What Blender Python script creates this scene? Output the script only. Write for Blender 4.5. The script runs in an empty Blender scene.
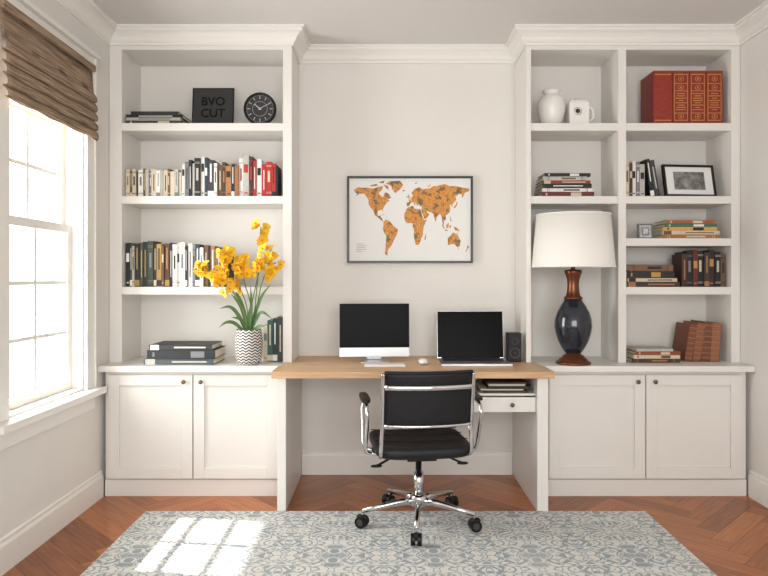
import bpy, bmesh, math, random
from mathutils import Matrix, Vector
random.seed(7)
pi=math.pi
def T(x,y,z): return Matrix.Translation((x,y,z))
def R(a,ax): return Matrix.Rotation(math.radians(a),4,ax)
def lin(c):
    c=c/255.0
    return c/12.92 if c<=0.04045 else ((c+0.055)/1.055)**2.4
def rgb(c): return (lin(c[0]),lin(c[1]),lin(c[2]),1)
MC={}
def mat(name,c,rough=0.5,metal=0.0,noise=0.0,nscale=20,bump=0.0,spec=None,coat=0):
    if name in MC: return MC[name]
    m=bpy.data.materials.new(name); m.use_nodes=True
    nt=m.node_tree; b=nt.nodes['Principled BSDF']
    b.inputs['Base Color'].default_value=rgb(c)
    b.inputs['Roughness'].default_value=rough
    b.inputs['Metallic'].default_value=metal
    if spec is not None: b.inputs['Specular IOR Level'].default_value=spec
    if coat: b.inputs['Coat Weight'].default_value=coat
    if noise>0 or bump>0:
        tc=nt.nodes.new('ShaderNodeTexCoord'); n=nt.nodes.new('ShaderNodeTexNoise')
        n.inputs['Scale'].default_value=nscale; n.inputs['Detail'].default_value=4
        nt.links.new(tc.outputs['Object'],n.inputs['Vector'])
        if noise>0:
            r=nt.nodes.new('ShaderNodeValToRGB'); k=rgb(c)
            r.color_ramp.elements[0].position=.3; r.color_ramp.elements[1].position=.7
            r.color_ramp.elements[0].color=(k[0]*(1-noise),k[1]*(1-noise),k[2]*(1-noise),1)
            r.color_ramp.elements[1].color=(min(1,k[0]*(1+noise)),min(1,k[1]*(1+noise)),min(1,k[2]*(1+noise)),1)
            nt.links.new(n.outputs['Fac'],r.inputs['Fac']); nt.links.new(r.outputs['Color'],b.inputs['Base Color'])
        if bump>0:
            bp=nt.nodes.new('ShaderNodeBump'); bp.inputs['Strength'].default_value=bump; bp.inputs['Distance'].default_value=.01
            nt.links.new(n.outputs['Fac'],bp.inputs['Height']); nt.links.new(bp.outputs['Normal'],b.inputs['Normal'])
    MC[name]=m; return m
def col(c,rough=.55):
    return mat('cover_%02x%02x%02x'%c,c,rough,noise=.08,nscale=60)

class MB:
    def __init__(s): s.v=[];s.f=[];s.mi=[];s.sm=[];s.mats=[];s.M=Matrix.Identity(4)
    def mid(s,m):
        if m not in s.mats: s.mats.append(m)
        return s.mats.index(m)
    def add(s,vs,fs,m,smooth=False,M=None):
        A=s.M@M if M is not None else s.M
        o=len(s.v); s.v+= [tuple(A@Vector(p)) for p in vs]
        k=s.mid(m)
        for f in fs: s.f.append([i+o for i in f]); s.mi.append(k); s.sm.append(smooth)
    def box(s,x0,x1,y0,y1,z0,z1,m,M=None):
        v=[(x0,y0,z0),(x1,y0,z0),(x1,y1,z0),(x0,y1,z0),(x0,y0,z1),(x1,y0,z1),(x1,y1,z1),(x0,y1,z1)]
        f=[(0,3,2,1),(4,5,6,7),(0,1,5,4),(1,2,6,5),(2,3,7,6),(3,0,4,7)]
        s.add(v,f,m,False,M)
    def lathe(s,prof,m,c=(0,0,0),seg=48,M=None,cap=True,smooth=True):
        vs=[];fs=[];n=len(prof)
        for i in range(seg):
            a=2*pi*i/seg
            for r,z in prof: vs.append((c[0]+r*math.cos(a),c[1]+r*math.sin(a),c[2]+z))
        for i in range(seg):
            j=(i+1)%seg
            for k in range(n-1): fs.append((i*n+k,j*n+k,j*n+k+1,i*n+k+1))
        if cap:
            if prof[0][0]>1e-5: fs.append([i*n for i in range(seg)][::-1])
            if prof[-1][0]>1e-5: fs.append([i*n+n-1 for i in range(seg)])
        s.add(vs,fs,m,smooth,M)
    def cyl(s,r,h,m,M=None,seg=32):
        vs=[];fs=[]
        for z in (0,h):
            for i in range(seg):
                a=2*pi*i/seg; vs.append((r*math.cos(a),r*math.sin(a),z))
        side=[(i,(i+1)%seg,seg+(i+1)%seg,seg+i) for i in range(seg)]
        s.add(vs,side,m,True,M)
        s.add(vs,[list(range(seg))[::-1],list(range(seg,2*seg))],m,False,M)
    def sell(s,r,m,M=None,e=.35,nu=32,nv=18,e2=None):
        e2=e2 or e
        def p(x,k): return math.copysign(abs(x)**k,x)
        vs=[];fs=[]
        for j in range(nv+1):
            ph=-pi/2+pi*j/nv
            for i in range(nu):
                th=2*pi*i/nu
                vs.append((r[0]*p(math.cos(ph),e2)*p(math.cos(th),e),r[1]*p(math.cos(ph),e2)*p(math.sin(th),e),r[2]*p(math.sin(ph),e2)))
        for j in range(nv):
            for i in range(nu):
                k=(i+1)%nu; fs.append((j*nu+i,j*nu+k,(j+1)*nu+k,(j+1)*nu+i))
        s.add(vs,fs,m,True,M)
    def tube(s,pts,rad,m,seg=12,M=None,closed=False,flat=None):
        P=[Vector(p) for p in pts]; n=len(P); vs=[];fs=[]
        prev=None
        for i,p in enumerate(P):
            if closed: d=(P[(i+1)%n]-P[i-1]).normalized()
            else: d=(P[min(i+1,n-1)]-P[max(i-1,0)]).normalized()
            if prev is None:
                up=Vector((0,0,1)) if abs(d.z)<.9 else Vector((1,0,0))
                if flat is not None: up=Vector(flat)
                a=(up-d*up.dot(d)).normalized()
            else:
                a=(prev-d*prev.dot(d)).normalized()
            if flat is not None:
                up=Vector(flat); a=(up-d*up.dot(d)).normalized()
            prev=a; b=d.cross(a)
            rr=rad[i] if isinstance(rad,list) else rad
            if isinstance(rr,tuple): ra,rb=rr
            else: ra=rb=rr
            for k in range(seg):
                t=2*pi*k/seg; vs.append(tuple(p+a*ra*math.cos(t)+b*rb*math.sin(t)))
        R_=n if closed else n-1
        for i in range(R_):
            j=(i+1)%n
            for k in range(seg):
                l=(k+1)%seg; fs.append((i*seg+k,i*seg+l,j*seg+l,j*seg+k))
        if not closed: fs.append(list(range(seg))[::-1]); fs.append([(n-1)*seg+k for k in range(seg)])
        s.add(vs,fs,m,True,M)
    def build(s,name,origin=(0,0,0),bevel=0,parent=None,M=None):
        me=bpy.data.meshes.new(name)
        o=Vector(origin)
        me.from_pydata([tuple(Vector(p)-o) for p in s.v],[],s.f)
        for m in s.mats: me.materials.append(m)
        for i,p in enumerate(me.polygons):
            p.material_index=s.mi[i]; p.use_smooth=s.sm[i]
        me.update()
        ob=bpy.data.objects.new(name,me); ob.location=o
        if M is not None: ob.matrix_world=M
        bpy.context.scene.collection.objects.link(ob)
        if bevel:
            b=ob.modifiers.new('bevel','BEVEL'); b.width=bevel; b.segments=2; b.limit_method='ANGLE'; b.angle_limit=math.radians(50)
            b.harden_normals=False
        if parent: ob.parent=parent
        return ob
def smoothpts(pts,n=8):
    P=[Vector(p) for p in pts]; out=[]
    for i in range(len(P)-1):
        p0=P[max(i-1,0)];p1=P[i];p2=P[i+1];p3=P[min(i+2,len(P)-1)]
        for k in range(n):
            t=k/n
            out.append(.5*((2*p1)+(-p0+p2)*t+(2*p0-5*p1+4*p2-p3)*t*t+(-p0+3*p1-3*p2+p3)*t**3))
    out.append(P[-1]); return out

# ---------- base materials
WALL=mat('wall_paint',(222,219,214),.8,noise=.015,nscale=3,bump=.03)
TRIM=mat('trim_paint',(230,228,223),.4)
CAB=mat('cabinet_paint',(225,222,217),.42)
CEIL=mat('ceiling_paint',(215,213,210),.9)
BLACK=mat('black_plastic',(14,14,16),.4,spec=.3)
SCREEN=mat('screen_glass',(4,4,5),.3,spec=.06)
CHROME=mat('chrome',(215,215,218),.12,1)
ALU=mat('aluminium',(200,202,205),.3,.9)
WHITEP=mat('white_plastic',(235,235,235),.3)
PAPER=mat('paper_pages',(226,216,196),.8)
GOLD=mat('gilt',(190,145,80),.4,.5)
BRONZE=mat('bronze',(112,68,46),.3,.75)
LEATH=mat('black_leather',(20,20,24),.5,noise=.15,nscale=150,bump=.15,spec=.35)

# ---------- room
CZ=2.78; XL=-1.66; XR=2.15; YB=4.28; YF=-1.2
m=MB(); m.box(XL-.15,XR+.15,YB,YB+.15,-.02,CZ+.1,WALL); m.build('wall_back')
m=MB(); m.box(XR,XR+.15,YF,YB,-.02,CZ+.1,WALL); m.build('wall_right')
wy0,wy1,wz0,wz1=2.87,3.62,.66,2.42
m=MB(); X0,X1=XL-.15,XL
m.box(X0,X1,YF,wy0,-.02,CZ+.1,WALL); m.box(X0,X1,wy1,YB,-.02,CZ+.1,WALL)
m.box(X0,X1,wy0,wy1,-.02,wz0,WALL); m.box(X0,X1,wy0,wy1,wz1,CZ+.1,WALL); m.build('wall_left')
m=MB(); fx0,fx1,fz0,fz1=-1.2,1.7,.5,2.5
m.box(XL,fx0,YF-.15,YF,-.02,CZ+.1,WALL); m.box(fx1,XR,YF-.15,YF,-.02,CZ+.1,WALL)
m.box(fx0,fx1,YF-.15,YF,-.02,fz0,WALL); m.box(fx0,fx1,YF-.15,YF,fz1,CZ+.1,WALL); m.build('wall_front')
m=MB(); 
for a,b in ((fx0,fx0+.06),(fx1-.06,fx1),(-.27,-.2),(.7,.77)): m.box(a,b,YF-.1,YF-.04,fz0,fz1,TRIM)
m.box(fx0,fx1,YF-.1,YF-.04,fz0,fz0+.06,TRIM); m.box(fx0,fx1,YF-.1,YF-.04,fz1-.06,fz1,TRIM); m.box(fx0,fx1,YF-.1,YF-.04,1.5,1.54,TRIM)
m.build('added_light_window')  # unseen window and wall opening, added to light the room from behind
m=MB(); m.box(XL-.15,XR+.15,YF-.15,YB+.15,CZ,CZ+.1,CEIL); m.build('ceiling')
m=MB(); m.box(-2.54,XL-.151,YF-.3,YB+.4,2.55,2.6,TRIM); m.box(-2.56,-2.54,YF-.3,YB+.4,2.52,2.66,TRIM); m.build('sun_cutoff_slab')  # unseen eave-like slab, added to keep sun off the upper sash

# floor herringbone
fm=bpy.data.materials.new('herringbone_oak'); fm.use_nodes=True; nt=fm.node_tree; b=nt.nodes['Principled BSDF']
uv=nt.nodes.new('ShaderNodeUVMap'); mp=nt.nodes.new('ShaderNodeMapping'); mp.inputs['Scale'].default_value=(1.6,20,1)
n=nt.nodes.new('ShaderNodeTexNoise'); n.inputs['Scale'].default_value=3; n.inputs['Detail'].default_value=7; n.inputs['Distortion'].default_value=.5
at=nt.nodes.new('ShaderNodeAttribute'); at.attribute_name='tone'
r=nt.nodes.new('ShaderNodeValToRGB'); r.color_ramp.elements[0].position=.2; r.color_ramp.elements[1].position=.9
r.color_ramp.elements[0].color=rgb((108,54,24)); r.color_ramp.elements[1].color=rgb((196,122,68))
mx=nt.nodes.new('ShaderNodeMath'); mx.operation='MULTIPLY_ADD'; mx.inputs[1].default_value=.75
ad=nt.nodes.new('ShaderNodeMath'); ad.operation='MULTIPLY'; ad.inputs[1].default_value=.38
nt.links.new(uv.outputs[0],mp.inputs[0]); nt.links.new(mp.outputs[0],n.inputs['Vector'])
nt.links.new(at.outputs['Fac'],ad.inputs[0]); nt.links.new(n.outputs['Fac'],mx.inputs[0]); nt.links.new(ad.outputs[0],mx.inputs[2])
nt.links.new(mx.outputs[0],r.inputs['Fac']); nt.links.new(r.outputs[0],b.inputs['Base Color'])
b.inputs['Roughness'].default_value=.32
bm=bmesh.new(); uvl=bm.loops.layers.uv.new('UVMap'); tl=bm.faces.layers.float.new('tone')
dark=mat('floor_gap',(88,46,24),.7)
W=.105; K=5; L=W*K
rot=Matrix.Rotation(math.radians(45),2)
def plank(ax,ay,w,h):
    g=.0008
    cs=[(ax+g,ay+g),(ax+w-g,ay+g),(ax+w-g,ay+h-g),(ax+g,ay+h-g)]
    cc=rot@Vector((ax+w/2,ay+h/2))+Vector((.2,3))
    if not(XL-.5<cc.x<XR+.5 and YF-.5<cc.y<YB+.5): return
    vs=[]
    for c in cs:
        q=rot@Vector(c)+Vector((.2,3)); vs.append(bm.verts.new((q.x,q.y,0)))
    f=bm.faces.new(vs); f[tl]=random.random(); ox,oy=random.random()*20,random.random()*20
    for i,l in enumerate(f.loops):
        c=cs[i]; u,v=(c[0],c[1]) if w>h else (c[1],c[0]); l[uvl].uv=(u+ox,v+oy)
for j in range(-80,80):
    for i in range(-14,14):
        plank(j*W+i*2*L,j*W,L,W)
        plank(j*W+i*2*L+L,j*W-(L-W),W,L)
for co,no in (((XL,0,0),(-1,0,0)),((XR,0,0),(1,0,0)),((0,YF,0),(0,-1,0)),((0,YB,0),(0,1,0))):
    bmesh.ops.bisect_plane(bm,geom=bm.verts[:]+bm.edges[:]+bm.faces[:],plane_co=co,plane_no=no,clear_outer=True)
for f in bm.faces:
    if f.normal.z<0: f.normal_flip()
def slab(z0,z1):
    v=[bm.verts.new(p) for p in [(XL,YF,z0),(XR,YF,z0),(XR,YB,z0),(XL,YB,z0),(XL,YF,z1),(XR,YF,z1),(XR,YB,z1),(XL,YB,z1)]]
    for q in [(0,3,2,1),(4,5,6,7),(0,1,5,4),(1,2,6,5),(2,3,7,6),(3,0,4,7)]:
        f=bm.faces.new([v[k] for k in q]); f.material_index=1
slab(-.06,-.001)
me=bpy.data.meshes.new('floor'); bm.to_mesh(me); bm.free(); me.materials.append(fm); me.materials.append(dark)
fo=bpy.data.objects.new('floor',me); bpy.context.scene.collection.objects.link(fo)

# sweep
def sweep(path,prof,mt,name,bevel=0):
    n=len(path);mb=MB();vs=[]
    for i in range(n):
        p=Vector(path[i])
        ns=[]
        if i>0: d=(Vector(path[i])-Vector(path[i-1])).normalized(); ns.append(Vector((d.y,-d.x)))
        if i<n-1: d=(Vector(path[i+1])-Vector(path[i])).normalized(); ns.append(Vector((d.y,-d.x)))
        if len(ns)==2: q=(ns[0]+ns[1]); q=q/(1+ns[0].dot(ns[1]))
        else: q=ns[0]
        for o,z in prof: vs.append((p.x+q.x*o,p.y+q.y*o,z))
    k=len(prof);fs=[]
    for i in range(n-1):
        for j in range(k):
            l=(j+1)%k; fs.append((i*k+j,i*k+l,(i+1)*k+l,(i+1)*k+j))
    fs.append(list(range(k))); fs.append([(n-1)*k+j for j in range(k)][::-1])
    mb.add(vs,fs,mt); return mb.build(name)
c=CZ
cr=[(0,c-.1),(.011,c-.1),(.011,c-.086),(.018,c-.082),(.026,c-.072),(.034,c-.056),(.05,c-.04),(.066,c-.03),(.071,c-.03),(.071,c-.014),(.083,c-.012),(.083,c),(0,c)]
sweep([(XL,YF),(XL,3.95),(-.555,3.95),(-.555,YB),(.857,YB),(.857,3.95),(XR,3.95),(XR,YF)],cr,TRIM,'trim_1')
bb=[(0,0),(.018,0),(.018,.12),(.012,.135),(.012,.148),(.006,.155),(0,.155)]
sweep([(XL,YF),(XL,3.835)],bb,TRIM,'baseboard_left')
sweep([(XR,3.835),(XR,YF)],bb,TRIM,'baseboard_right')
sweep([(-.534,YB),(.836,YB)],bb,TRIM,'baseboard_back')

# window_1
m=MB()
m.box(XL,XL+.02,wy0-.1,wy0,wz0,wz1+.1,TRIM); m.box(XL,XL+.02,wy1,wy1+.1,wz0,wz1+.1,TRIM); m.box(XL,XL+.02,wy0,wy1,wz1,wz1+.1,TRIM)
m.box(XL,XL+.045,wy0-.12,wy1+.12,wz1+.1,wz1+.125,TRIM)
m.box(XL+.02,XL+.03,wy1+.085,wy1+.1,wz0,wz1+.1,TRIM)
m.box(XL-.149,XL,wy0+.001,wy1-.001,wz0+.0005,wz0+.012,TRIM)
m.box(XL,XL+.075,wy0-.14,wy1+.13,wz0-.035,wz0,TRIM)
m.box(XL,XL+.02,wy0-.11,wy1+.1,wz0-.12,wz0-.035,TRIM)
m.box(XL-.15,XL,wy1-.012,wy1,wz0+.012,wz1,TRIM); m.box(XL-.15,XL,wy0,wy0+.012,wz0+.012,wz1,TRIM); m.box(XL-.15,XL,wy0+.012,wy1-.012,wz1-.012,wz1,TRIM)
def sash(x,z0,z1):
    st=.045; y0,y1=wy0+.012,wy1-.012
    m.box(x,x+.035,y0,y0+st,z0,z1,TRIM); m.box(x,x+.035,y1-st,y1,z0,z1,TRIM)
    m.box(x,x+.035,y0+st,y1-st,z0,z0+st,TRIM); m.box(x,x+.035,y0+st,y1-st,z1-st,z1,TRIM)
    yc=(y0+y1)/2; m.box(x+.007,x+.028,yc-.01,yc+.01,z0+st,z1-st,TRIM)
    for k in (1,2):
        zz=z0+st+(z1-z0-2*st)*k/3; m.box(x+.0065,x+.0285,y0+st,y1-st,zz-.01,zz+.01,TRIM)
sash(XL-.095,wz0+.012,1.57); sash(XL-.132,1.53,wz1-.012)
m.build('window_1',bevel=.002)

# roman shade
sm=bpy.data.materials.new('woven_bamboo'); sm.use_nodes=True; nt=sm.node_tree; b=nt.nodes['Principled BSDF']
tc=nt.nodes.new('ShaderNodeTexCoord'); mp=nt.nodes.new('ShaderNodeMapping'); mp.inputs['Scale'].default_value=(40,5,190)
n=nt.nodes.new('ShaderNodeTexNoise'); n.inputs['Scale'].default_value=1; n.inputs['Detail'].default_value=3
r=nt.nodes.new('ShaderNodeValToRGB'); r.color_ramp.elements[0].position=.3; r.color_ramp.elements[1].position=.7
r.color_ramp.elements[0].color=rgb((94,74,58)); r.color_ramp.elements[1].color=rgb((180,156,132))
nt.links.new(tc.outputs['Object'],mp.inputs[0]); nt.links.new(mp.outputs[0],n.inputs['Vector']); nt.links.new(n.outputs['Fac'],r.inputs['Fac']); nt.links.new(r.outputs[0],b.inputs['Base Color'])
b.inputs['Roughness'].default_value=.8
bp=nt.nodes.new('ShaderNodeBump'); bp.inputs['Strength'].default_value=.5; nt.links.new(n.outputs['Fac'],bp.inputs['Height']); nt.links.new(bp.outputs['Normal'],b.inputs['Normal'])
m=MB(); xs=XL+.03
pf=[(xs,2.44),(xs+.004,2.36),(xs+.008,2.31)]
z=2.31; x=xs+.008
for k in range(5):
    h=.052
    pf+=smoothpts([(x,z,0),(x+.016,z-h*.35,0),(x+.021,z-h*.8,0),(x+.011,z-h*1.05,0),(x+.003,z-h*.92,0)],5)
    z-=h; x+=.002
pf=[(p[0],p[1]) for p in pf]
vs=[];fs=[]; ny=24
for j in range(ny+1):
    y=wy0-.09+(wy1-wy0+.13)*j/ny
    for q,(px,pz) in enumerate(pf):
        sag=.003*math.sin(j*.9+q*.2)*(q/len(pf))
        vs.append((px+sag*.4,y,pz+sag))
k=len(pf)
for j in range(ny):
    for q in range(k-1): fs.append((j*k+q,j*k+q+1,(j+1)*k+q+1,(j+1)*k+q))
m.add(vs,fs,sm,True)
m.box(XL+.022,XL+.05,wy0-.09,wy1+.04,2.43,2.465,sm)
o=m.build('roman_shade'); so=o.modifiers.new('s','SOLIDIFY'); so.thickness=.003

# ---------- bookcases
KN=mat('brass_knob',(120,100,78),.3,.9)
def bookcase(x0,x1,bays,shelves,doors,bx0,bx1,cx0,cx1,dmid):
    m=MB(); e=4.277
    edges=[x0]+[v for bb_ in bays for v in bb_]+[x1]
    for i in range(0,len(edges),2): m.box(edges[i],edges[i+1],3.95,e,.77,CZ-.001,CAB)
    for (a,b_),sh in zip(bays,shelves):
        m.box(a,b_,3.95,e,2.657,CZ-.001,CAB); m.box(a,b_,4.262,e,.77,2.657,CAB)
        for z in sh: m.box(a,b_,3.955,4.262,z-.046,z,CAB)
    m.box(bx0,bx1,3.85,e,.1,.735,CAB); m.box(bx0,bx1,3.842,e,0,.098,CAB)
    m.box(cx0,cx1,3.79,3.948,.735,.77,CAB); m.box(x0,x1,3.948,e,.735,.77,CAB)
    for a,b_ in doors:
        z0,z1=.107,.713; w=.062
        m.box(a,b_,3.84,3.85,z0,z1,CAB)
        m.box(a,a+w,3.826,3.84,z0,z1,CAB); m.box(b_-w,b_,3.826,3.84,z0,z1,CAB)
        m.box(a+w,b_-w,3.826,3.84,z0,z0+w,CAB); m.box(a+w,b_-w,3.826,3.84,z1-w,z1,CAB)
    for sx in (-1,1):
        M=T(dmid+sx*.05,3.826,.675)@R(90,'X')
        m.lathe([(0.006,0),(.005,.01),(.012,.016),(.013,.022),(.008,.027),(0,.028)],KN,M=M,seg=20)
    return m.build('built_in_bookcase',bevel=.0015)
bookcase(-1.657,-.556,[(-1.582,-.61)],[[2.216,1.775,1.226]],[(-1.61,-1.12),(-1.113,-.623)],-1.637,-.587,-1.657,-.6,-1.1165)
bookcase(.858,2.147,[(.887,1.413),(1.461,2.095)],[[2.216,1.775],[2.216,1.775,1.52,1.226]],[(.966,1.526),(1.533,2.09)],.902,2.127,.915,2.147,1.5295)

# ---------- desk
wm=bpy.data.materials.new('oak_desktop'); wm.use_nodes=True; nt=wm.node_tree; b=nt.nodes['Principled BSDF']
tc=nt.nodes.new('ShaderNodeTexCoord'); mp=nt.nodes.new('ShaderNodeMapping'); mp.inputs['Scale'].default_value=(1.2,22,22)
n=nt.nodes.new('ShaderNodeTexNoise'); n.inputs['Scale'].default_value=2; n.inputs['Detail'].default_value=7; n.inputs['Distortion'].default_value=.6
r=nt.nodes.new('ShaderNodeValToRGB'); r.color_ramp.elements[0].position=.32; r.color_ramp.elements[1].position=.7
r.color_ramp.elements[0].color=rgb((182,142,102)); r.color_ramp.elements[1].color=rgb((216,182,144))
nt.links.new(tc.outputs['Object'],mp.inputs[0]); nt.links.new(mp.outputs[0],n.inputs['Vector']); nt.links.new(n.outputs['Fac'],r.inputs['Fac']); nt.links.new(r.outputs[0],b.inputs['Base Color'])
b.inputs['Roughness'].default_value=.45
m=MB(); 
vs=[(-.61,3.545),(.925,3.545),(.925,3.788),(.914,3.788),(.914,3.946),(.855,3.946),(.855,4.277),(-.553,4.277),(-.553,3.946),(-.599,3.946),(-.599,3.788),(-.61,3.788)]
k=len(vs); m.add([(a,b_,.736) for a,b_ in vs]+[(a,b_,.772) for a,b_ in vs],[list(range(k))[::-1],list(range(k,2*k))]+[(i,(i+1)%k,k+(i+1)%k,k+i) for i in range(k)],wm)
m.box(-.584,-.536,3.58,4.261,0,.735,CAB); m.box(.838,.898,3.58,4.261,0,.735,CAB)
m.box(.49,.503,3.63,4.1,.545,.735,CAB); m.box(.503,.837,3.63,4.1,.627,.64,CAB); m.box(.503,.837,3.63,4.1,.545,.556,CAB)
m.box(.503,.837,4.09,4.1,.556,.735,CAB); m.box(.485,.836,3.612,3.629,.54,.622,CAB)
m.lathe([(.005,0),(.005,.01),(.012,.016),(.012,.022),(0,.026)],KN,M=T(.705,3.612,.582)@R(90,'X'),seg=20)
m.build('desk',bevel=.002)
m=MB()
m.box(.56,.8,3.65,3.88,.64,.652,col((60,45,38))); m.box(.54,.78,3.66,3.9,.652,.66,PAPER); m.box(.58,.82,3.655,3.87,.66,.676,col((30,30,34))); m.box(.585,.79,3.665,3.86,.676,.686,PAPER)
m.box(.575,.8,3.66,3.86,.686,.695,col((80,60,45)))
m.build('notebook_stack',bevel=.001)

# ---------- rug
rm=bpy.data.materials.new('damask_rug'); rm.use_nodes=True; nt=rm.node_tree; b=nt.nodes['Principled BSDF']
N=nt.nodes.new; Lk=nt.links.new
def MA(op,a,b2=None,c2=None):
    q=N('ShaderNodeMath'); q.operation=op
    for i,v in enumerate((a,b2,c2)):
        if v is None: continue
        if isinstance(v,(int,float)): q.inputs[i].default_value=v
        else: Lk(v,q.inputs[i])
    return q.outputs[0]
tc=N('ShaderNodeTexCoord'); sp=N('ShaderNodeSeparateXYZ'); Lk(tc.outputs['Object'],sp.inputs[0])
u_=MA('PINGPONG',sp.outputs[0],.23); v_=MA('PINGPONG',sp.outputs[1],.30)
cb=N('ShaderNodeCombineXYZ'); Lk(u_,cb.inputs[0]); Lk(v_,cb.inputs[1])
nz=N('ShaderNodeTexNoise'); nz.inputs['Scale'].default_value=9; nz.inputs['Detail'].default_value=.5; nz.inputs['Distortion'].default_value=1.4; Lk(cb.outputs[0],nz.inputs['Vector'])
s1=MA('SINE',MA('MULTIPLY',nz.outputs['Fac'],36))
g1=MA('MINIMUM',MA('MAXIMUM',MA('MULTIPLY',s1,5),0),1)
v2=N('ShaderNodeTexVoronoi'); v2.voronoi_dimensions='2D'; v2.feature='DISTANCE_TO_EDGE'; v2.inputs['Scale'].default_value=16; Lk(cb.outputs[0],v2.inputs['Vector'])
g2=MA('LESS_THAN',v2.outputs['Distance'],.045)
mxx=MA('ABSOLUTE',MA('SUBTRACT',g1,MA('MULTIPLY',g2,.9)))
fn=N('ShaderNodeTexNoise'); fn.inputs['Scale'].default_value=260; Lk(tc.outputs['Object'],fn.inputs['Vector'])
wr=N('ShaderNodeTexNoise'); wr.inputs['Scale'].default_value=5; Lk(tc.outputs['Object'],wr.inputs['Vector'])
fac=MA('MULTIPLY_ADD',fn.outputs['Fac'],.2,MA('MULTIPLY',MA('MULTIPLY',mxx,.72),MA('ADD',wr.outputs['Fac'],.5)))
r=N('ShaderNodeValToRGB'); r.color_ramp.elements[0].color=rgb((216,215,210)); r.color_ramp.elements[1].color=rgb((150,160,165))
r.color_ramp.elements[0].position=.1; r.color_ramp.elements[1].position=.85
Lk(fac,r.inputs['Fac']); Lk(r.outputs[0],b.inputs['Base Color']); b.inputs['Roughness'].default_value=.95
b.inputs['Specular IOR Level'].default_value=.1
bp=N('ShaderNodeBump'); bp.inputs['Strength'].default_value=.3; bp.inputs['Distance'].default_value=.003; Lk(fac,bp.inputs['Height']); Lk(bp.outputs['Normal'],b.inputs['Normal'])
m=MB(); m.box(-1.3,1.425,1.2,3.575,0.0005,.009,rm); m.build('area_rug',bevel=.003)

# ---------- framed map
m=MB()
FR=mat('black_frame',(14,14,15),.35)
PW=mat('map_paper',(226,226,224),.6)
x0,x1,z0,z1=-.24,.578,1.377,1.942; t=.014
m.box(x0,x1,4.268,4.279,z0,z1,FR)
m.box(x0,x0+t,4.252,4.268,z0,z1,FR); m.box(x1-t,x1,4.252,4.268,z0,z1,FR); m.box(x0+t,x1-t,4.252,4.268,z0,z0+t,FR); m.box(x0+t,x1-t,4.252,4.268,z1-t,z1,FR)
m.box(x0+t,x1-t,4.264,4.268,z0+t,z1-t,PW)
lm=bpy.data.materials.new('map_land'); lm.use_nodes=True; nt=lm.node_tree; b=nt.nodes['Principled BSDF']
tc=nt.nodes.new('ShaderNodeTexCoord'); n=nt.nodes.new('ShaderNodeTexNoise'); n.inputs['Scale'].default_value=26; n.inputs['Detail'].default_value=8; n.inputs['Roughness'].default_value=.65
r=nt.nodes.new('ShaderNodeValToRGB'); r.color_ramp.elements[0].position=.38; r.color_ramp.elements[1].position=.66
r.color_ramp.elements[0].color=rgb((72,104,96)); r.color_ramp.elements[1].color=rgb((232,188,116))
for p_,c_ in ((.43,(128,92,44)),(.48,(196,128,54)),(.54,(216,152,72)),(.6,(170,106,44))):
    e=r.color_ramp.elements.new(p_); e.color=rgb(c_)
nt.links.new(tc.outputs['Object'],n.inputs['Vector']); nt.links.new(n.outputs['Fac'],r.inputs['Fac']); nt.links.new(r.outputs[0],b.inputs['Base Color']); b.inputs['Roughness'].default_value=.6
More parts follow.
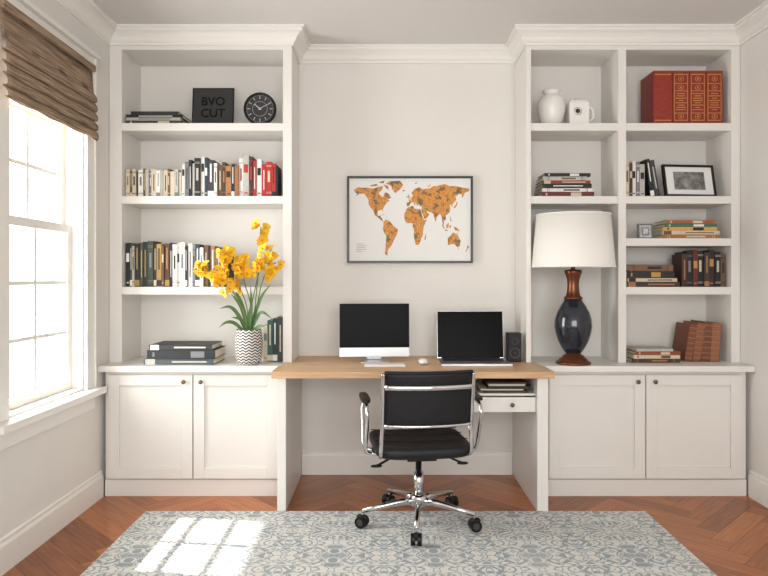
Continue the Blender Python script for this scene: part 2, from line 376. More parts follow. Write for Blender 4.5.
LANDS=[
[(-168,66),(-156,71),(-140,70),(-125,70),(-110,68),(-95,72),(-80,73),(-84,66),(-94,60),(-88,56),(-80,52),(-78,58),(-72,62),(-62,58),(-56,52),(-66,49),(-60,46),(-70,43),(-75,38),(-81,31),(-80,25),(-84,30),(-90,29),(-97,27),(-97,20),(-91,18),(-87,21),(-88,16),(-83,14),(-83,9),(-79,8),(-86,11),(-92,14),(-105,20),(-109,27),(-114,32),(-118,34),(-124,40),(-124,48),(-132,56),(-140,60),(-152,59),(-164,54),(-158,59),(-165,62)],
[(-73,78),(-60,82),(-30,83),(-20,75),(-25,70),(-43,60),(-52,66),(-56,74)],
[(-80,76),(-65,74),(-64,66),(-72,70)],[(-120,75),(-100,77),(-95,74),(-115,72)],[(-95,80),(-75,83),(-80,78)],
[(-79,8),(-72,12),(-60,9),(-50,1),(-42,-3),(-35,-6),(-39,-16),(-48,-26),(-54,-34),(-58,-38),(-65,-42),(-67,-48),(-68,-54),(-75,-50),(-73,-40),(-72,-30),(-70,-18),(-77,-12),(-81,-5),(-79,2)],
[(-17,15),(-16,23),(-9,32),(-2,35),(10,37),(12,33),(20,31),(32,31),(35,25),(38,18),(43,11),(51,12),(46,4),(41,-2),(40,-10),(40,-16),(35,-21),(33,-26),(27,-34),(18,-34),(14,-24),(12,-16),(13,-8),(9,-1),(9,4),(3,6),(-5,5),(-9,6),(-13,9)],
[(-9,37),(-9,43),(-1,44),(-4,48),(2,50),(8,54),(10,57),(5,60),(8,63),(15,68),(28,71),(40,67),(45,68),(60,69),(72,73),(82,73),(105,77),(120,73),(140,73),(160,70),(179,68),(178,64),(164,60),(162,55),(157,51),(156,58),(150,59),(137,54),(140,48),(133,43),(128,40),(129,36),(126,35),(125,39),(120,39),(122,31),(119,25),(112,21),(107,20),(109,13),(104,9),(101,13),(103,3),(101,2),(98,9),(97,16),(92,22),(87,21),(80,15),(80,11),(77,8),(73,17),(71,22),(66,25),(57,26),(53,28),(50,30),(52,25),(59,22),(53,16),(44,13),(40,20),(35,28),(36,36),(30,37),(27,40),(24,38),(22,37),(19,42),(13,45),(18,40),(15,38),(10,44),(3,43),(-1,38),(-5,36)],
[(114,-22),(122,-18),(126,-14),(130,-12),(136,-12),(140,-17),(142,-11),(146,-19),(153,-27),(150,-37),(144,-39),(138,-35),(131,-32),(124,-33),(115,-35)],
[(-5,50),(1,52),(-2,56),(-3,59),(-6,56),(-4,53)],[(-10,52),(-6,52),(-6,55),(-10,54)],[(131,32),(137,34),(141,37),(144,43),(141,45),(139,39),(133,35)],
[(44,-24),(49,-13),(50,-17),(47,-25)],[(95,5),(100,2),(106,-5),(102,-4)],[(109,1),(113,4),(118,6),(117,0),(115,-4),(110,-3)],[(131,-1),(138,-2),(147,-6),(150,-10),(143,-8),(138,-8)],
[(105,-6),(114,-7),(114,-9),(106,-8)],[(119,1),(125,1),(121,-5)],[(120,18),(122,17),(126,7),(122,10)],[(166,-46),(172,-41),(173,-35),(178,-38),(175,-41),(170,-46)],[(-24,66),(-14,66),(-18,63)],[(-85,22),(-75,20),(-78,22)],[(144,-41),(148,-41),(147,-43)],[(15,79),(25,80),(18,77)],[(52,72),(65,77),(58,72)]]
for P in LANDS:
    m.add([(-.2+(lo+170)/350*.757,4.2628,1.91-(82-la)/136*.485) for lo,la in P],[list(range(len(P)))],lm)
GT=mat('print_grey',(150,150,150),.7)
for k,w in enumerate((.05,.07,.06,.065,.04)): m.box(-.18,-.18+w,4.2625,4.2635,1.50-k*.012,1.503-k*.012,GT)
m.build('framed_world_map')

# ---------- books
def book(mb,M,w,h,d,c,label=None,bands=False):
    cm=c if not isinstance(c,tuple) else col(c); t=min(.003,w*.15)
    mb.box(0,t,0,d,0,h,cm,M); mb.box(w-t,w,0,d,0,h,cm,M); mb.box(t,w-t,0,t,0,h,cm,M)
    mb.box(t,w-t,t,d-.004,.003,h-.003,PAPER,M)
    if label:
        lc=label if not isinstance(label,tuple) else col(label)
        ty=random.randrange(4)
        if ty==0:
            a=random.uniform(.5,.65); mb.box(w*.14,w*.86,-.0006,t*.5,h*a,h*(a+.2),lc,M)
            mb.box(w*.25,w*.75,-.0006,t*.5,h*.08,h*.11,lc,M)
        elif ty==1:
            mb.box(w*.38,w*.62,-.0006,t*.5,h*.22,h*.82,lc,M)
        elif ty==2:
            for q in (.1,.13,.86,.89): mb.box(0,w,-.0006,t*.5,h*q,h*q+.0025,lc,M)
            mb.box(w*.3,w*.7,-.0006,t*.5,h*.42,h*.74,lc,M)
        else:
            mb.box(0,w,-.0006,t*.5,h*.02,h*.16,lc,M); mb.box(w*.36,w*.64,-.0006,t*.5,h*.4,h*.9,lc,M)
    if bands:
        for q in (.08,.2,.34,.48,.62,.76,.9): mb.box(-.0003,w+.0003,-.0016,t,h*q,h*q+.005,bands,M)
def row(name,x,y,z,items,depth=.17,xmax=None):
    m=MB()
    for it in items:
        w,h,c=it[:3]; lab=it[3] if len(it)>3 else None; a=it[4] if len(it)>4 else 0
        j=random.uniform(0,.015)
        if a:
            M=T(x+h*math.sin(math.radians(-a)),y+j,z+0)@R(a,'Y')
            book(m,M,w,h,depth-random.uniform(0,.03),c,lab); x+= w/math.cos(math.radians(a))+(0)
        else:
            book(m,T(x,y+j,z),w,h,depth-random.uniform(0,.03),c,lab); x+=w+.0008
    return m.build(name,bevel=.0008),x
CR=(206,192,168);CW=(228,226,220);BK=(26,26,30);DG=(48,62,56);BR=(104,76,54);OR=(164,114,70);RD=(176,42,36);GY=(120,122,124);NV=(42,54,72);MU=(166,132,70);LG=(182,180,172);MR=(100,36,32)
r2=[(.022,.168,CR,GY),(.012,.16,BR,CR),(.02,.168,CR,BK),(.01,.155,(74,54,42)),(.026,.165,CW,GY),(.012,.172,BR,CR),(.018,.165,LG),(.012,.16,GY,CW),(.026,.168,CR,BR),(.02,.16,CW,GY),(.014,.165,LG),(.024,.162,CR,BK),(.012,.17,BR,CR),(.024,.155,CR),(.02,.168,LG,GY),(.014,.15,CR),
(.016,.2,CW,BK),(.022,.215,GY,BK),(.016,.225,BK,CW),(.014,.205,CW),(.03,.235,BK,LG),(.02,.245,CW,BK),(.016,.24,NV,CW),(.034,.225,(52,52,56),CW),(.016,.205,CW,BR),(.026,.195,BR,CR),(.018,.21,(70,50,38),OR),(.03,.188,OR,BK),(.016,.2,BK,CW),(.022,.19,(150,104,66)),(.02,.235,CW,RD),(.032,.258,LG,RD),(.02,.245,(60,40,40),RD),(.018,.22,RD,CW),(.026,.23,CW,BK),(.022,.2,RD,CW),(.03,.215,(170,36,32),CR),(.02,.205,RD,BK),(.012,.19,BK)]
tot=sum(i[0]+.0008 for i in r2); k=.945/tot
row('book_row',-1.575,3.985,1.775,[(i[0]*k-.0003,)+tuple(i[1:]) for i in r2])
r3=[(.024,.268,BK,CW),(.014,.262,(60,60,60),CW),(.014,.25,LG,BK),(.03,.265,(34,40,38),MU),(.018,.27,(80,84,60),CR),(.03,.275,(30,44,38),MU),(.034,.28,(58,66,50),GY),(.018,.26,BK,CR),(.03,.262,MU,BK),(.014,.25,BR,CR),(.03,.265,(86,46,34),MU),(.016,.27,BK,CW),(.026,.26,CW,BK),(.018,.268,LG,BK),(.034,.27,CW,GY),(.014,.25,BK,CW),(.028,.265,CW,BK),(.018,.255,GY,NV),(.026,.26,NV,CW),(.022,.24,CW,BR),(.026,.255,BR,CR),(.018,.24,BK),(.024,.25,OR,CW),(.024,.23,CR,BK),(.03,.24,(90,60,44),CW),(.022,.25,BK,CR)]
row('book_row',-1.575,3.99,1.226,r3)
row('book_row',-.735,3.985,.771,[(.024,.22,CR,GY),(.032,.25,(44,92,88),CR),(.028,.262,(36,52,50),CW),(.034,.272,(52,60,64),CR)],.19)
row('book_row',1.468,3.985,1.775,[(.026,.215,CR,BR),(.018,.205,(70,50,40),CR),(.024,.22,CW,BK),(.022,.215,GY,CW),(.03,.2,LG,BK),(.024,.23,BK,CW,-8),(.03,.225,(60,60,64),LG,-10)],.17)
row('book_row',1.815,3.99,1.226,[(.032,.2,(66,40,32),OR),(.036,.215,BK,GY),(.03,.225,MR,GOLD),(.036,.22,BK,CR),(.03,.21,(60,50,46),OR),(.034,.225,(52,30,28),GOLD),(.034,.215,BK,LG),(.03,.2,BR,BK)],.17)
m=MB(); x=1.50+.33; TB=mat('tan_raised_band',(166,112,74),.5)
for w,h,c_,a in ((.045,.225,(120,68,44),9),(.05,.235,(134,80,52),8),(.05,.24,(110,62,42),6),(.055,.235,(144,94,62),4)):
    M=T(x,3.99,.7705+w*math.sin(math.radians(a)))@R(a,'Y')
    book(m,M,w,h,.19,c_,None,TB); x+=w/math.cos(math.radians(a))+.003
m.build('leather_books',bevel=.0012)
def stack(name,x0,y0,z0,items):
    m=MB(); z=z0
    for it in items:
        t,wd,dp,c_,dx=it[:5]; lab=it[5] if len(it)>5 else None
        M=T(x0+dx,y0+random.uniform(0,.01),z+t)@R(90,'Y')
        book(m,M,t,wd,dp,c_,lab); z+=t+.0004
    return m.build(name,bevel=.0008),z
stack('book_stack',-1.573,3.985,2.2165,[(.022,.35,.22,(70,66,64),0,CR),(.018,.33,.22,LG,.005,BK),(.02,.345,.2,BK,.0,CW),(.018,.29,.2,(48,48,50),.03)])
stack('book_stack',-1.41,3.84,.7705,[(.034,.41,.27,(70,80,84),.0,LG),(.052,.40,.26,(34,38,44),.02,GY),(.03,.37,.25,(44,48,54),.03,CW)])
stack('book_stack',.96,3.985,1.7755,[(.03,.32,.2,MR,.0,CR),(.022,.31,.2,CW,.005,BK),(.026,.3,.19,BK,.005,CW),(.02,.29,.19,(150,50,40),.01,CR),(.024,.27,.18,LG,.01,BR),(.02,.28,.18,BK,.02,CW)])
stack('book_stack',1.69,3.985,1.5205,[(.024,.36,.2,OR,.0,CR),(.022,.35,.2,CR,.005,BR),(.024,.33,.19,(206,164,90),.01,BK),(.018,.32,.19,(60,110,90),.02,CW),(.022,.3,.18,(160,90,54),.03,CR)])
stack('book_stack',1.482,3.985,1.2265,[(.03,.32,.2,(60,42,34),.0,OR),(.022,.3,.2,CR,.005,BK),(.042,.29,.19,(38,34,34),.0,GOLD),(.04,.27,.18,(120,84,60),.01,BK)])
stack('book_stack',1.49,3.93,.7705,[(.024,.29,.2,(70,44,34),.0,OR),(.022,.28,.2,CR,.01,BR),(.02,.27,.19,(140,70,44),.02,CR),(.016,.22,.17,LG,.03)])

# red leather set
m=MB(); RL=mat('red_leather',(140,42,28),.45,noise=.15,nscale=40); x=1.64
for i,w in enumerate((.115,.1,.1,.1)):
    M=T(x,3.985,2.2165); book(m,M,w,.325,.2,RL); h=.325
    m.box(.008,w-.008,-.001,.001,.02,.026,GOLD,M); m.box(.008,w-.008,-.001,.001,h-.026,h-.02,GOLD,M)
    if i>0:
        m.box(.008,.012,-.001,.001,.02,h-.02,GOLD,M); m.box(w-.012,w-.008,-.001,.001,.02,h-.02,GOLD,M)
        for zz in (.065,.2,.245): m.box(.008,w-.008,-.0015,.001,zz,zz+.004,GOLD,M)
        for k in range(8):
            zz=.085+k*.014; a=.012+abs(math.sin(k*1.3+i))*.022
            m.box(w/2-a,w/2+a,-.0015,.001,zz,zz+.005,GOLD,M)
        for zc in (.045,.222,.275):
            m.tube([(w/2+.016*math.cos(t*pi/8),-.001,zc+.014*math.sin(t*pi/8)) for t in range(16)],.0018,GOLD,6,M,closed=True)
            m.sell((.006,.002,.006),GOLD,M@T(w/2,-.001,zc),1,10,6)
    x+=w+.002
m.build('leather_book_set',bevel=.003)

# sign
SG=mat('sign_board',(40,40,42),.6); SGT=mat('sign_letter',(8,8,9),.5,spec=.2)
m=MB(); M=T(-1.055,4.03,2.2165)@R(-6,'X')
m.box(-.128,.128,0,.012,0,.24,SG,M); 
for a in ((-.128,-.122,0,.24),(.122,.128,0,.24),(-.122,.122,0,.006),(-.122,.122,.234,.24)): m.box(a[0],a[1],-.004,0,a[2],a[3],BLACK,M)
m.box(-.02,.02,.012,.06,0.006,.012,SG,M)
sg=m.build('tabletop_sign',bevel=.001)
for k,txt in enumerate(('BVO','CUT')):
    cu=bpy.data.curves.new('letters','FONT'); cu.body=txt; cu.size=.075; cu.extrude=.0015; cu.offset=.0012; cu.align_x='CENTER'
    cu.materials.append(SGT); to=bpy.data.objects.new('letters_%d'%(k+1),cu); bpy.context.scene.collection.objects.link(to)
    to.matrix_world=M@T(0,-.0015,.13-.075*k)@R(90,'X'); to.parent=sg
# clock
m=MB(); M=T(-.76,4.02,2.2165+.1)@R(90,'X')
CF=mat('clock_face',(40,40,42),.4)
m.lathe([(0,-.03),(.085,-.03),(.097,-.02),(.1,0),(.1,.012),(.095,.018),(.088,.016),(.086,.006),(0,.006)],BLACK,M=M,cap=False)
m.cyl(.086,.001,CF,M@T(0,0,.0065))
for k in range(12):
    m.box(-.0022,.0022,.06,.078,.008,.0095,ALU,M@R(30*k,'Z'))
for k in range(60): m.box(-.0008,.0008,.079,.083,.008,.009,ALU,M@R(6*k,'Z'))
m.box(-.003,.003,-.01,.045,.0105,.012,ALU,M@R(50,'Z')); m.box(-.002,.002,-.012,.068,.012,.0135,ALU,M@R(-62,'Z')); m.cyl(.006,.01,ALU,M@T(0,0,.006))
m.tube([(.045*math.cos(t*pi/16),.045*math.sin(t*pi/16),.008) for t in range(32)],.001,ALU,6,M,closed=True)
m.box(-.05,.05,-.1,-.09,-.03,.01,BLACK,M)
m.build('desk_clock')

# white vase, canister
CER=mat('white_ceramic',(234,232,228),.25)
m=MB(); m.lathe([(0,0),(.045,0),(.05,.004),(.07,.04),(.083,.09),(.086,.125),(.078,.165),(.06,.19),(.046,.2),(.044,.208),(.052,.22),(.056,.226),(.05,.226),(.038,.21),(.036,.2),(0,.18)],CER,(1.04,4.07,2.2165),cap=False); m.build('ceramic_vase')
m=MB(); cx,cy,cz=1.195,4.06,2.2165
m.box(cx-.06,cx+.06,cy-.055,cy+.055,cz,cz+.142,CER)
m.box(cx-.05,cx+.05,cy-.045,cy+.045,cz+.142,cz+.154,CER); m.lathe([(0.012,0),(.01,.008),(.016,.014),(.012,.022),(0,.024)],CER,(cx,cy,cz+.153),seg=24)
m.tube(smoothpts([(cx+.055,cy,cz+.115),(cx+.085,cy,cz+.118),(cx+.1,cy,cz+.09),(cx+.095,cy,cz+.05),(cx+.055,cy,cz+.03)]),.011,CER)
m.tube([(cx-.01+.022*math.cos(t*pi/12),cy-.056,cz+.085+.022*math.sin(t*pi/12)) for t in range(24)],.0035,ALU,8,closed=True)
m.cyl(.014,.003,CF,T(cx-.01,cy-.0545,cz+.085)@R(90,'X'))
m.build('ceramic_canister',bevel=.006)

# photo frame
m=MB()
M=T(1.875,4.0,1.7757)@R(6,'Z')@R(-12,'X')
ph=mat('photo_print',(120,120,118),.5,noise=.75,nscale=22)
w,h=.165,.205
m.box(-w,w,0,.012,0,h,FR,M)
for a in ((-w,-w+.014,0,h),(w-.014,w,0,h),(-w+.014,w-.014,0,.014),(-w+.014,w-.014,h-.014,h)): m.box(a[0],a[1],-.008,0,a[2],a[3],FR,M)
m.box(-w+.014,w-.014,-.002,0,.014,h-.014,PW,M); m.box(-.1,.1,-.003,-.002,.045,h-.045,ph,M)
m.box(-.02,.02,.012,.05,.0,.02,FR,M)
m.build('picture_frame',bevel=.001)
# small silver frame
GL=mat('tile_print',(186,186,184),.3,noise=.35,nscale=70); SV=mat('pewter',(120,122,124),.35,.6)
m=MB(); M=T(1.605,4.02,1.5205)@R(-5,'X')
m.box(-.045,.045,0,.012,0,.092,SV,M)
for a in ((-.045,-.037,0,.092),(.037,.045,0,.092),(-.037,.037,0,.008),(-.037,.037,.084,.092)): m.box(a[0],a[1],-.006,0,a[2],a[3],SV,M)
m.box(-.037,.037,-.001,0,.008,.084,GL,M); m.box(-.022,.022,-.003,-.001,.022,.07,SV,M); m.box(-.016,.016,-.004,-.003,.028,.064,GL,M)
m.box(-.01,.01,.012,.04,0,.01,SV,M)
m.build('miniature_photo_frame',bevel=.001)

# ---------- table lamp
NAVY=mat('navy_glaze',(22,30,42),.18,coat=.5)
SH=mat('linen_shade',(236,234,228),.85,noise=.02,nscale=200,bump=.05)
lx,ly,lz=1.124,3.893,.7705
m=MB()
m.lathe([(0,0),(.1,0),(.102,.008),(.098,.016),(.085,.02),(.082,.03),(.07,.036),(.06,.05),(.045,.058),(.043,.066)],BRONZE,(lx,ly,lz))
m.lathe([(.043,.064),(.05,.07),(.07,.1),(.09,.14),(.103,.185),(.109,.225),(.106,.265),(.094,.305),(.073,.345),(.056,.37),(.05,.385)],NAVY,(lx,ly,lz))
m.lathe([(.05,.383),(.056,.39),(.05,.397),(.042,.405),(.036,.43),(.033,.47),(.036,.5),(.046,.53),(.052,.545),(.05,.556),(.03,.56),(.012,.562),(.012,.6),(.02,.602),(.02,.66),(0,.66)],BRONZE,(lx,ly,lz))
zb,zt,rb,rt=.575,.883,.24,.214
m.lathe([(rb,zb),(rt,zt),(rt-.003,zt),(rb-.003,zb),(rb,zb)],SH,(lx,ly,lz),seg=72,cap=False)
for z_,r_ in ((zb,rb),(zt,rt)): m.tube([(lx+r_*math.cos(t*pi/36),ly+r_*math.sin(t*pi/36),lz+z_) for t in range(72)],.004,SH,8,closed=True)
for k in range(3):
    a=k*2*pi/3+.3; m.tube([(lx,ly,lz+zt-.02),(lx+(rt-.002)*math.cos(a),ly+(rt-.002)*math.sin(a),lz+zt-.01)],.002,KN,6)
m.lathe([(.004,.66),(.004,.87),(.01,.88),(.008,.9),(0,.905)],KN,(lx,ly,lz),seg=16)
m.build('table_lamp')

# ---------- striped vase with flowers
vm=bpy.data.materials.new('striped_ceramic'); vm.use_nodes=True; nt=vm.node_tree; b=nt.nodes['Principled BSDF']; N=nt.nodes.new; Lk=nt.links.new
tc=N('ShaderNodeTexCoord'); sp=N('ShaderNodeSeparateXYZ'); Lk(tc.outputs['Object'],sp.inputs[0])
ang=MA('ARCTAN2',sp.outputs[1],sp.outputs[0])
zig=MA('PINGPONG',MA('MULTIPLY',ang,14/pi),1.0)
ph_=MA('MULTIPLY_ADD',zig,.012,sp.outputs[2])
st=MA('GREATER_THAN',MA('FRACT',MA('MULTIPLY',ph_,58)),.5)
r=N('ShaderNodeMix'); r.data_type='RGBA'; r.inputs[6].default_value=rgb((30,30,32)); r.inputs[7].default_value=rgb((222,220,214)); Lk(st,r.inputs[0]); Lk(r.outputs[2],b.inputs['Base Color']); b.inputs['Roughness'].default_value=.4
vx,vy,vz=-.803,3.885,.7705
emp=bpy.data.objects.new('flower_vase',None); emp.location=(vx,vy,vz); bpy.context.scene.collection.objects.link(emp)
m=MB(); m.lathe([(0,0),(.055,0),(.064,.006),(.075,.04),(.082,.09),(.083,.13),(.078,.175),(.074,.2),(.076,.206),(.07,.206),(.07,.19),(0,.185)],vm,cap=False)
o=m.build('vase'); o.parent=emp
GRN=mat('leaf_green',(72,104,54),.5,noise=.25,nscale=30); STEM=mat('stem_green',(104,128,66),.5)
YL=mat('petal_yellow',(252,202,52),.5,noise=.08,nscale=40); YD=mat('petal_centre',(226,140,26),.5)
m=MB()
def leaf(pts,w):
    P=smoothpts(pts,6); n_=len(P); vs=[];fs=[]
    for i,p in enumerate(P):
        d=(P[min(i+1,n_-1)]-P[max(i-1,0)]).normalized(); sd=d.cross(Vector((0,-1,.25))).normalized()
        t=i/(n_-1); ww=w*(math.sin(pi*min(1,t*.85+.15))**.7 if t<.999 else 0)*(1-t**6)+.0006
        up=sd.cross(d)
        vs+=[tuple(p-sd*ww),tuple(p-up*ww*.25),tuple(p+sd*ww)]
    for i in range(n_-1): fs+=[(i*3,i*3+1,i*3+4,i*3+3),(i*3+1,i*3+2,i*3+5,i*3+4)]
    m.add(vs,fs,GRN,True)
def flower(c,dirn,s):
    d=Vector(dirn).normalized(); q=d.to_track_quat('Z','Y').to_matrix().to_4x4(); q=T(*c)@q@R(random.uniform(0,60),'Z')
    for k in range(6):
        big=1 if k%2==0 else .82
        vs=[];fs=[]; nn=6
        for i in range(nn+1):
            t=i/nn; rr=s*big*(.1+.95*t); w=s*.46*math.sin(pi*(.12+.80*t))*big; zc=s*(.45*t-.15*t*t*(2.4 if k%2 else 1.6)); ru=.07*s*math.sin(i*2.2+k)*t
            vs+=[(rr,-w,zc+.14*s*t+ru),(rr+.05*s*t,0,zc),(rr,w,zc+.14*s*t-ru)]
        for i in range(nn): fs+=[(i*3,i*3+1,i*3+4,i*3+3),(i*3+1,i*3+2,i*3+5,i*3+4)]
        m.add(vs,fs,YL,True,q@R(60*k,'Z'))
    m.lathe([(.0,-.1*s),(.08*s,0),(.12*s,.2*s),(.15*s,.34*s),(.1*s,.32*s),(0,.15*s)],YD,M=q,seg=10,cap=False)
    m.sell((.05*s,.05*s,.12*s),STEM,q@T(0,0,-.1*s),1,8,6)
stems=[
 [(0,0,.18),(-.03,-.0,.32),(-.09,-.03,.44),(-.17,-.05,.54),(-.27,-.06,.58)],
 [(0,0,.18),(-.01,-.01,.34),(-.05,-.02,.46),(-.09,-.04,.58),(-.12,-.05,.66)],
 [(.01,0,.18),(.01,0,.36),(-.02,-.02,.48),(-.03,-.04,.61)],
 [(.02,0,.18),(.04,0,.36),(.06,-.01,.55),(.07,-.02,.7),(.08,-.04,.81)],
 [(.02,0,.18),(.05,-.0,.34),(.08,-.02,.47),(.12,-.04,.56),(.17,-.05,.60)],
 [(.01,0,.18),(.02,0,.35),(.05,-.02,.48),(.09,-.05,.60),(.15,-.06,.68)],
 [(0,0,.18),(-.02,-.02,.3),(-.08,-.05,.42),(-.13,-.07,.48),(-.19,-.07,.50)]]
cl=[15,16,17,6,15,12,11]
for si,S in enumerate(stems):
    P=smoothpts(S,8); m.tube([tuple(p) for p in P],.0032,STEM,8)
    nF=cl[si]; tot=len(P)-1
    for k in range(nF):
        t=.64+.36*k/(nF-1) if si!=3 else .88+.12*k/(nF-1)
        p=P[int(t*tot)]; a=random.uniform(0,2*pi)
        off=Vector((math.cos(a)*.03,-.012-random.random()*.04,math.sin(a)*.034))
        flower(p+off,(off.x*1.6,-.035,off.z*1.3+.008),random.uniform(.028,.040))
for L_,w in (([(0,0,.16),(-.05,-.02,.28),(-.1,-.04,.34),(-.16,-.05,.33)],.011),([(0,0,.16),(-.02,-.02,.3),(-.05,-.04,.4),(-.07,-.05,.43)],.011),([(0,0,.16),(.05,-.02,.27),(.09,-.05,.31),(.15,-.06,.27)],.011),([(0,0,.16),(.04,-.01,.3),(.09,-.04,.41),(.14,-.05,.47)],.010),
    ([(0,0,.16),(-.07,-.03,.24),(-.12,-.05,.25),(-.16,-.06,.22)],.010),([(0,0,.16),(.01,-.03,.28),(.03,-.05,.37)],.012),([(0,0,.16),(.06,-.03,.22),(.11,-.05,.23)],.011),([(0,0,.16),(-.03,-.04,.26),(-.09,-.06,.28)],.01),([(0,0,.16),(.02,-.02,.33),(.02,-.04,.46)],.009),([(0,0,.16),(-.04,-.01,.33),(-.1,-.03,.42)],.009)): leaf(L_,w)
o=m.build('flowers'); o.parent=emp

# ---------- computer
DZ=.7725
emp=bpy.data.objects.new('desktop_computer',None); emp.location=(-.058,3.98,DZ); emp.rotation_euler=(0,0,math.radians(4)); bpy.context.scene.collection.objects.link(emp)
m=MB(); M=R(-3,'X'); w=.213
m.box(-w,w,-.012,.004,.03,.352,ALU,M); m.sell((w-.015,.02,.14),ALU,M@T(0,.012,.19),.5,32,16)
m.box(-w+.001,w-.001,-.0135,-.011,.085,.3515,SCREEN,M); m.box(-w+.010,w-.010,-.0145,-.0125,.095,.342,SCREEN,M)
m.box(-w+.001,w-.001,-.0128,-.011,.031,.0845,mat('silver_chin',(206,208,210),.35,.3),M)
m.box(-.085,.085,-.075,.085,0,.006,ALU)
m.box(-.045,.045,.04,.046,.004,.14,ALU,R(8,'X')); 
o=m.build('monitor',bevel=.002); o.parent=emp
m=MB(); kx,ky=.005,3.79; M=T(kx,ky,DZ)@R(2,'Z')
m.box(-.118,.118,-.045,.045,0,.007,WHITEP,M)
for a in range(14):
    for b2 in range(5): m.box(-.113+a*.0163,-.0995+a*.0163,-.041+b2*.0165,-.0275+b2*.0165,.007,.0088,CER,M)
m.build('computer_keyboard',bevel=.001)
m=MB(); m.sell((.028,.05,.017),WHITEP,T(.232,3.86,DZ+.0165),.75,32,16); m.box(-.001,.001,-.0,.01,0,.002,GT,T(.232,3.88,DZ+.031)); m.build('computer_mouse')
m=MB(); M=T(.535,0,DZ)
m.box(-.205,.205,3.76,4.04,.001,.014,ALU,M)
m.box(-.18,.18,3.885,4.015,.0139,.0148,BLACK,M)
for a in range(15):
    for b2 in range(6): m.box(-.177+a*.0237,-.157+a*.0237,3.889+b2*.021,3.906+b2*.021,.0148,.0165,mat('keycap',(40,40,42),.5),M)
m.box(-.055,.055,3.78,3.872,.0139,.0146,mat('trackpad',(176,178,181),.3,.7),M)
M2=M@T(0,4.045,.012)@R(-9,'X')
m.box(-.205,.205,0,.006,0,.292,ALU,M2); m.box(-.203,.203,-.0015,0,.006,.290,SCREEN,M2); m.box(-.196,.196,-.0022,-.0014,.018,.280,SCREEN,M2)
m.cyl(.006,.36,BLACK,M@T(-.18,4.043,.013)@R(90,'Y'),16)
m.build('laptop',bevel=.0015)
m=MB(); M=T(.79,3.95,DZ)
m.box(-.04,.04,0,.09,0.004,.175,BLACK,M)
for zz,rr in ((.055,.029),(.125,.018)):
    m.lathe([(rr+.004,0),(rr+.004,.003),(rr,.003),(rr*.8,-.001),(rr*.35,-.002),(0,.002)],mat('speaker_cone',(50,50,54),.5),M=M@T(0,-.0005,zz)@R(90,'X'),seg=28,cap=False)
m.box(-.035,.035,.005,.085,0,.004,BLACK,M)
m.build('desktop_speaker',bevel=.004)

# ---------- office chair
emp=bpy.data.objects.new('office_chair',None); emp.location=(.18,3.41,.0095); emp.rotation_euler=(0,0,math.radians(7)); bpy.context.scene.collection.objects.link(emp)
m=MB()
for k in range(5):
    a=-95-7+72*k; M=R(a,'Z')
    m.tube([(.03,0,.115),(.1,0,.112),(.2,0,.098),(.3,0,.082)],[(.02,.019),(.018,.017),(.014,.014),(.011,.012)],CHROME,14,M,flat=(0,0,1))
    m.cyl(.008,.03,CHROME,M@T(.297,0,.055),14)
    Mc=M@T(.3,0,.0)@R(35*k,'Z')
    for sx in (-1,1):
        m.cyl(.029,.02,BLACK,Mc@T(0,sx*.006+(-.02 if sx<0 else 0),.029)@R(-90,'X'),28)
        m.cyl(.017,.0215,mat('caster_hub',(60,60,62),.4),Mc@T(0,sx*.006+(-.0208 if sx<0 else -.0007),.029)@R(-90,'X'),20)
    m.sell((.03,.012,.02),BLACK,Mc@T(0,0,.046),.7,16,10)
m.lathe([(.04,.09),(.045,.095),(.045,.135),(.036,.145),(.03,.15)],CHROME,seg=32)
m.lathe([(.026,.145),(.026,.26),(.016,.262),(.016,.36)],CHROME,seg=28)
o=m.build('star_base'); o.parent=emp
m=MB()
m.box(-.075,.075,-.11,.1,.345,.38,BLACK); m.lathe([(.03,.325),(.04,.35)],BLACK,seg=24)
for sx in (-1,1):
    m.tube([tuple(p) for p in smoothpts([(sx*.05,0,.362),(sx*.13,-.01,.348),(sx*.2,-.03,.32),(sx*.235,-.04,.308)])],.006,BLACK,10)
    m.sell((.03,.012,.007),BLACK,T(sx*.225,-.038,.31),.8,16,10)
m.box(-.25,.25,-.03,.03,.372,.382,CHROME)
o=m.build('tilt_mechanism',bevel=.003); o.parent=emp
m=MB()
def pw(x,k): return math.copysign(abs(x)**k,x)
nu,nv=48,20; vs=[];fs=[]
for j in range(nv+1):
    ph2=-pi/2+pi*j/nv
    for i in range(nu):
        th=2*pi*i/nu
        X=.245*pw(math.cos(ph2),.25)*pw(math.cos(th),.3); Y=.235*pw(math.cos(ph2),.25)*pw(math.sin(th),.3); Z=.036*pw(math.sin(ph2),.6)
        Z+=.41-.35*max(0,Y-.1)**2*6*.3+.12*X*X
        vs.append((X,Y+.01,Z))
for j in range(nv):
    for i in range(nu):
        q=(i+1)%nu; fs.append((j*nu+i,j*nu+q,(j+1)*nu+q,(j+1)*nu+i))
m.add(vs,fs,LEATH,True)
for yy in (-.1,.03,.15): m.tube([(-.235+.47*t/16,yy,.4475+.12*(-.235+.47*t/16)**2- (.05*.02 if yy>.1 else 0)) for t in range(17)],.0025,BLACK,6)
o=m.build('seat'); o.parent=emp
m=MB(); NX=24
def backpt(u,z):
    lean=(z-.5)*-.16
    return (u*.208,-.235+lean-.035*(1-u*u)+.0,z)
vs=[];fs=[];zs=[.555+(.82-.555)*k/14 for k in range(15)]
for side,off in ((0,0),(1,.018)):
    for z_ in zs:
        for i in range(NX+1):
            p=backpt(-1+2*i/NX,z_); vs.append((p[0],p[1]+off,p[2]))
n1=(NX+1)*len(zs)
for s_ in (0,1):
    for a in range(len(zs)-1):
        for i in range(NX):
            q=[s_*n1+a*(NX+1)+i,s_*n1+a*(NX+1)+i+1,s_*n1+(a+1)*(NX+1)+i+1,s_*n1+(a+1)*(NX+1)+i]
            fs.append(q if s_==0 else q[::-1])
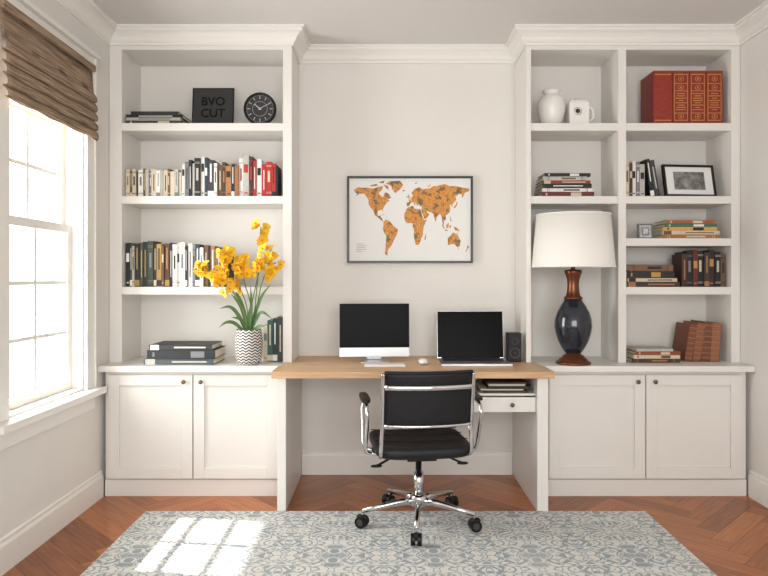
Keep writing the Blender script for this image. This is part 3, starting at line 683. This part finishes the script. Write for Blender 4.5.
for i in range(NX):
    fs.append((i,n1+i,n1+i+1,i+1)); t_=(len(zs)-1)*(NX+1); fs.append((t_+i,t_+i+1,n1+t_+i+1,n1+t_+i))
for a in range(len(zs)-1):
    fs.append((a*(NX+1),(a+1)*(NX+1),n1+(a+1)*(NX+1),n1+a*(NX+1))); e_=NX; fs.append((a*(NX+1)+e_,n1+a*(NX+1)+e_,n1+(a+1)*(NX+1)+e_,(a+1)*(NX+1)+e_))
m.add(vs,fs,LEATH,True)
def hbar(z_,ra,rb,dy=-.012,mt=CHROME,uu=1.02): m.tube([(backpt(-uu+2*uu*i/20,z_)[0],backpt(max(-1,min(1,-uu+2*uu*i/20)),z_)[1]+dy,z_) for i in range(21)],(ra,rb),mt,12,flat=(0,0,1))
hbar(.75,.012,.007); hbar(.562,.007,.006); hbar(.82,.009,.014,.008,LEATH); 
for sx in (-1,1):
    pts=[(sx*.2,-.05,.385),(sx*.217,-.15,.39),(sx*.222,-.215,.415),(sx*.222,-.235,.47)]+[(sx*.219,backpt(1,z_)[1]+.004,z_) for z_ in (.54,.62,.7,.78,.815)]
    m.tube([tuple(p) for p in smoothpts(pts,5)],.0105,CHROME,12)
o=m.build('backrest'); o.parent=emp
m=MB()
for sx in (-1,1):
    x=sx*.285
    loop=[(sx*.225,.0,.387),(sx*.262,.0,.387),(x,.01,.41),(x,.06,.50),(x,.10,.60),(x,.085,.64),(x,.03,.65),(x,-.1,.645),(x,-.16,.63),(x,-.175,.585),(x,-.14,.5),(x,-.09,.41),(sx*.262,-.08,.387),(sx*.225,-.08,.387)]
    P=smoothpts(loop,6)
    m.tube([tuple(p) for p in P],.0095,CHROME,12)
    m.sell((.024,.125,.013),BLACK,T(x,-.035,.661),.6,24,14)
    m.box(min(sx*.2,sx*.25),max(sx*.2,sx*.25),-.1,.02,.378,.392,CHROME)
o=m.build('armrests'); o.parent=emp

# ---------- lights
w=bpy.data.worlds.new('World'); bpy.context.scene.world=w; w.use_nodes=True
bg=w.node_tree.nodes['Background']; bg.inputs[0].default_value=(.97,.985,1,1); bg.inputs[1].default_value=1.9
def area(name,loc,rot_,sx,sy,e,c):
    l=bpy.data.lights.new(name,'AREA'); l.shape='RECTANGLE'; l.size=sx; l.size_y=sy; l.energy=e; l.color=c
    o=bpy.data.objects.new(name,l); o.location=loc; o.rotation_euler=rot_; bpy.context.scene.collection.objects.link(o); return o
area('fill_behind_camera',((fx0+fx1)/2,YF-.2,(fz0+fz1)/2),(math.radians(90),0,0),fx1-fx0,fz1-fz0,112,(1,.995,.975))  # soft fill light added behind the camera, across the added opening
area('daylight_side_window',(XL-.35,3.245,1.6),(0,math.radians(-90),0),1.9,.9,68,(1,.985,.955))
l=bpy.data.lights.new('sun','SUN'); l.energy=7; l.angle=math.radians(.8); l.color=(1,.96,.9)
o=bpy.data.objects.new('sun',l); o.rotation_euler=Vector((.77,-.1,-1)).to_track_quat('-Z','Y').to_euler(); bpy.context.scene.collection.objects.link(o)

cam=bpy.data.cameras.new('camera'); cam.sensor_width=36; cam.lens=655/768*36; cam.shift_y=-10/768
co=bpy.data.objects.new('camera',cam); co.location=(0,0,1.28); co.rotation_euler=(math.radians(90),0,0); bpy.context.scene.collection.objects.link(co)
bpy.context.scene.camera=co
bpy.context.scene.view_settings.view_transform='Standard'
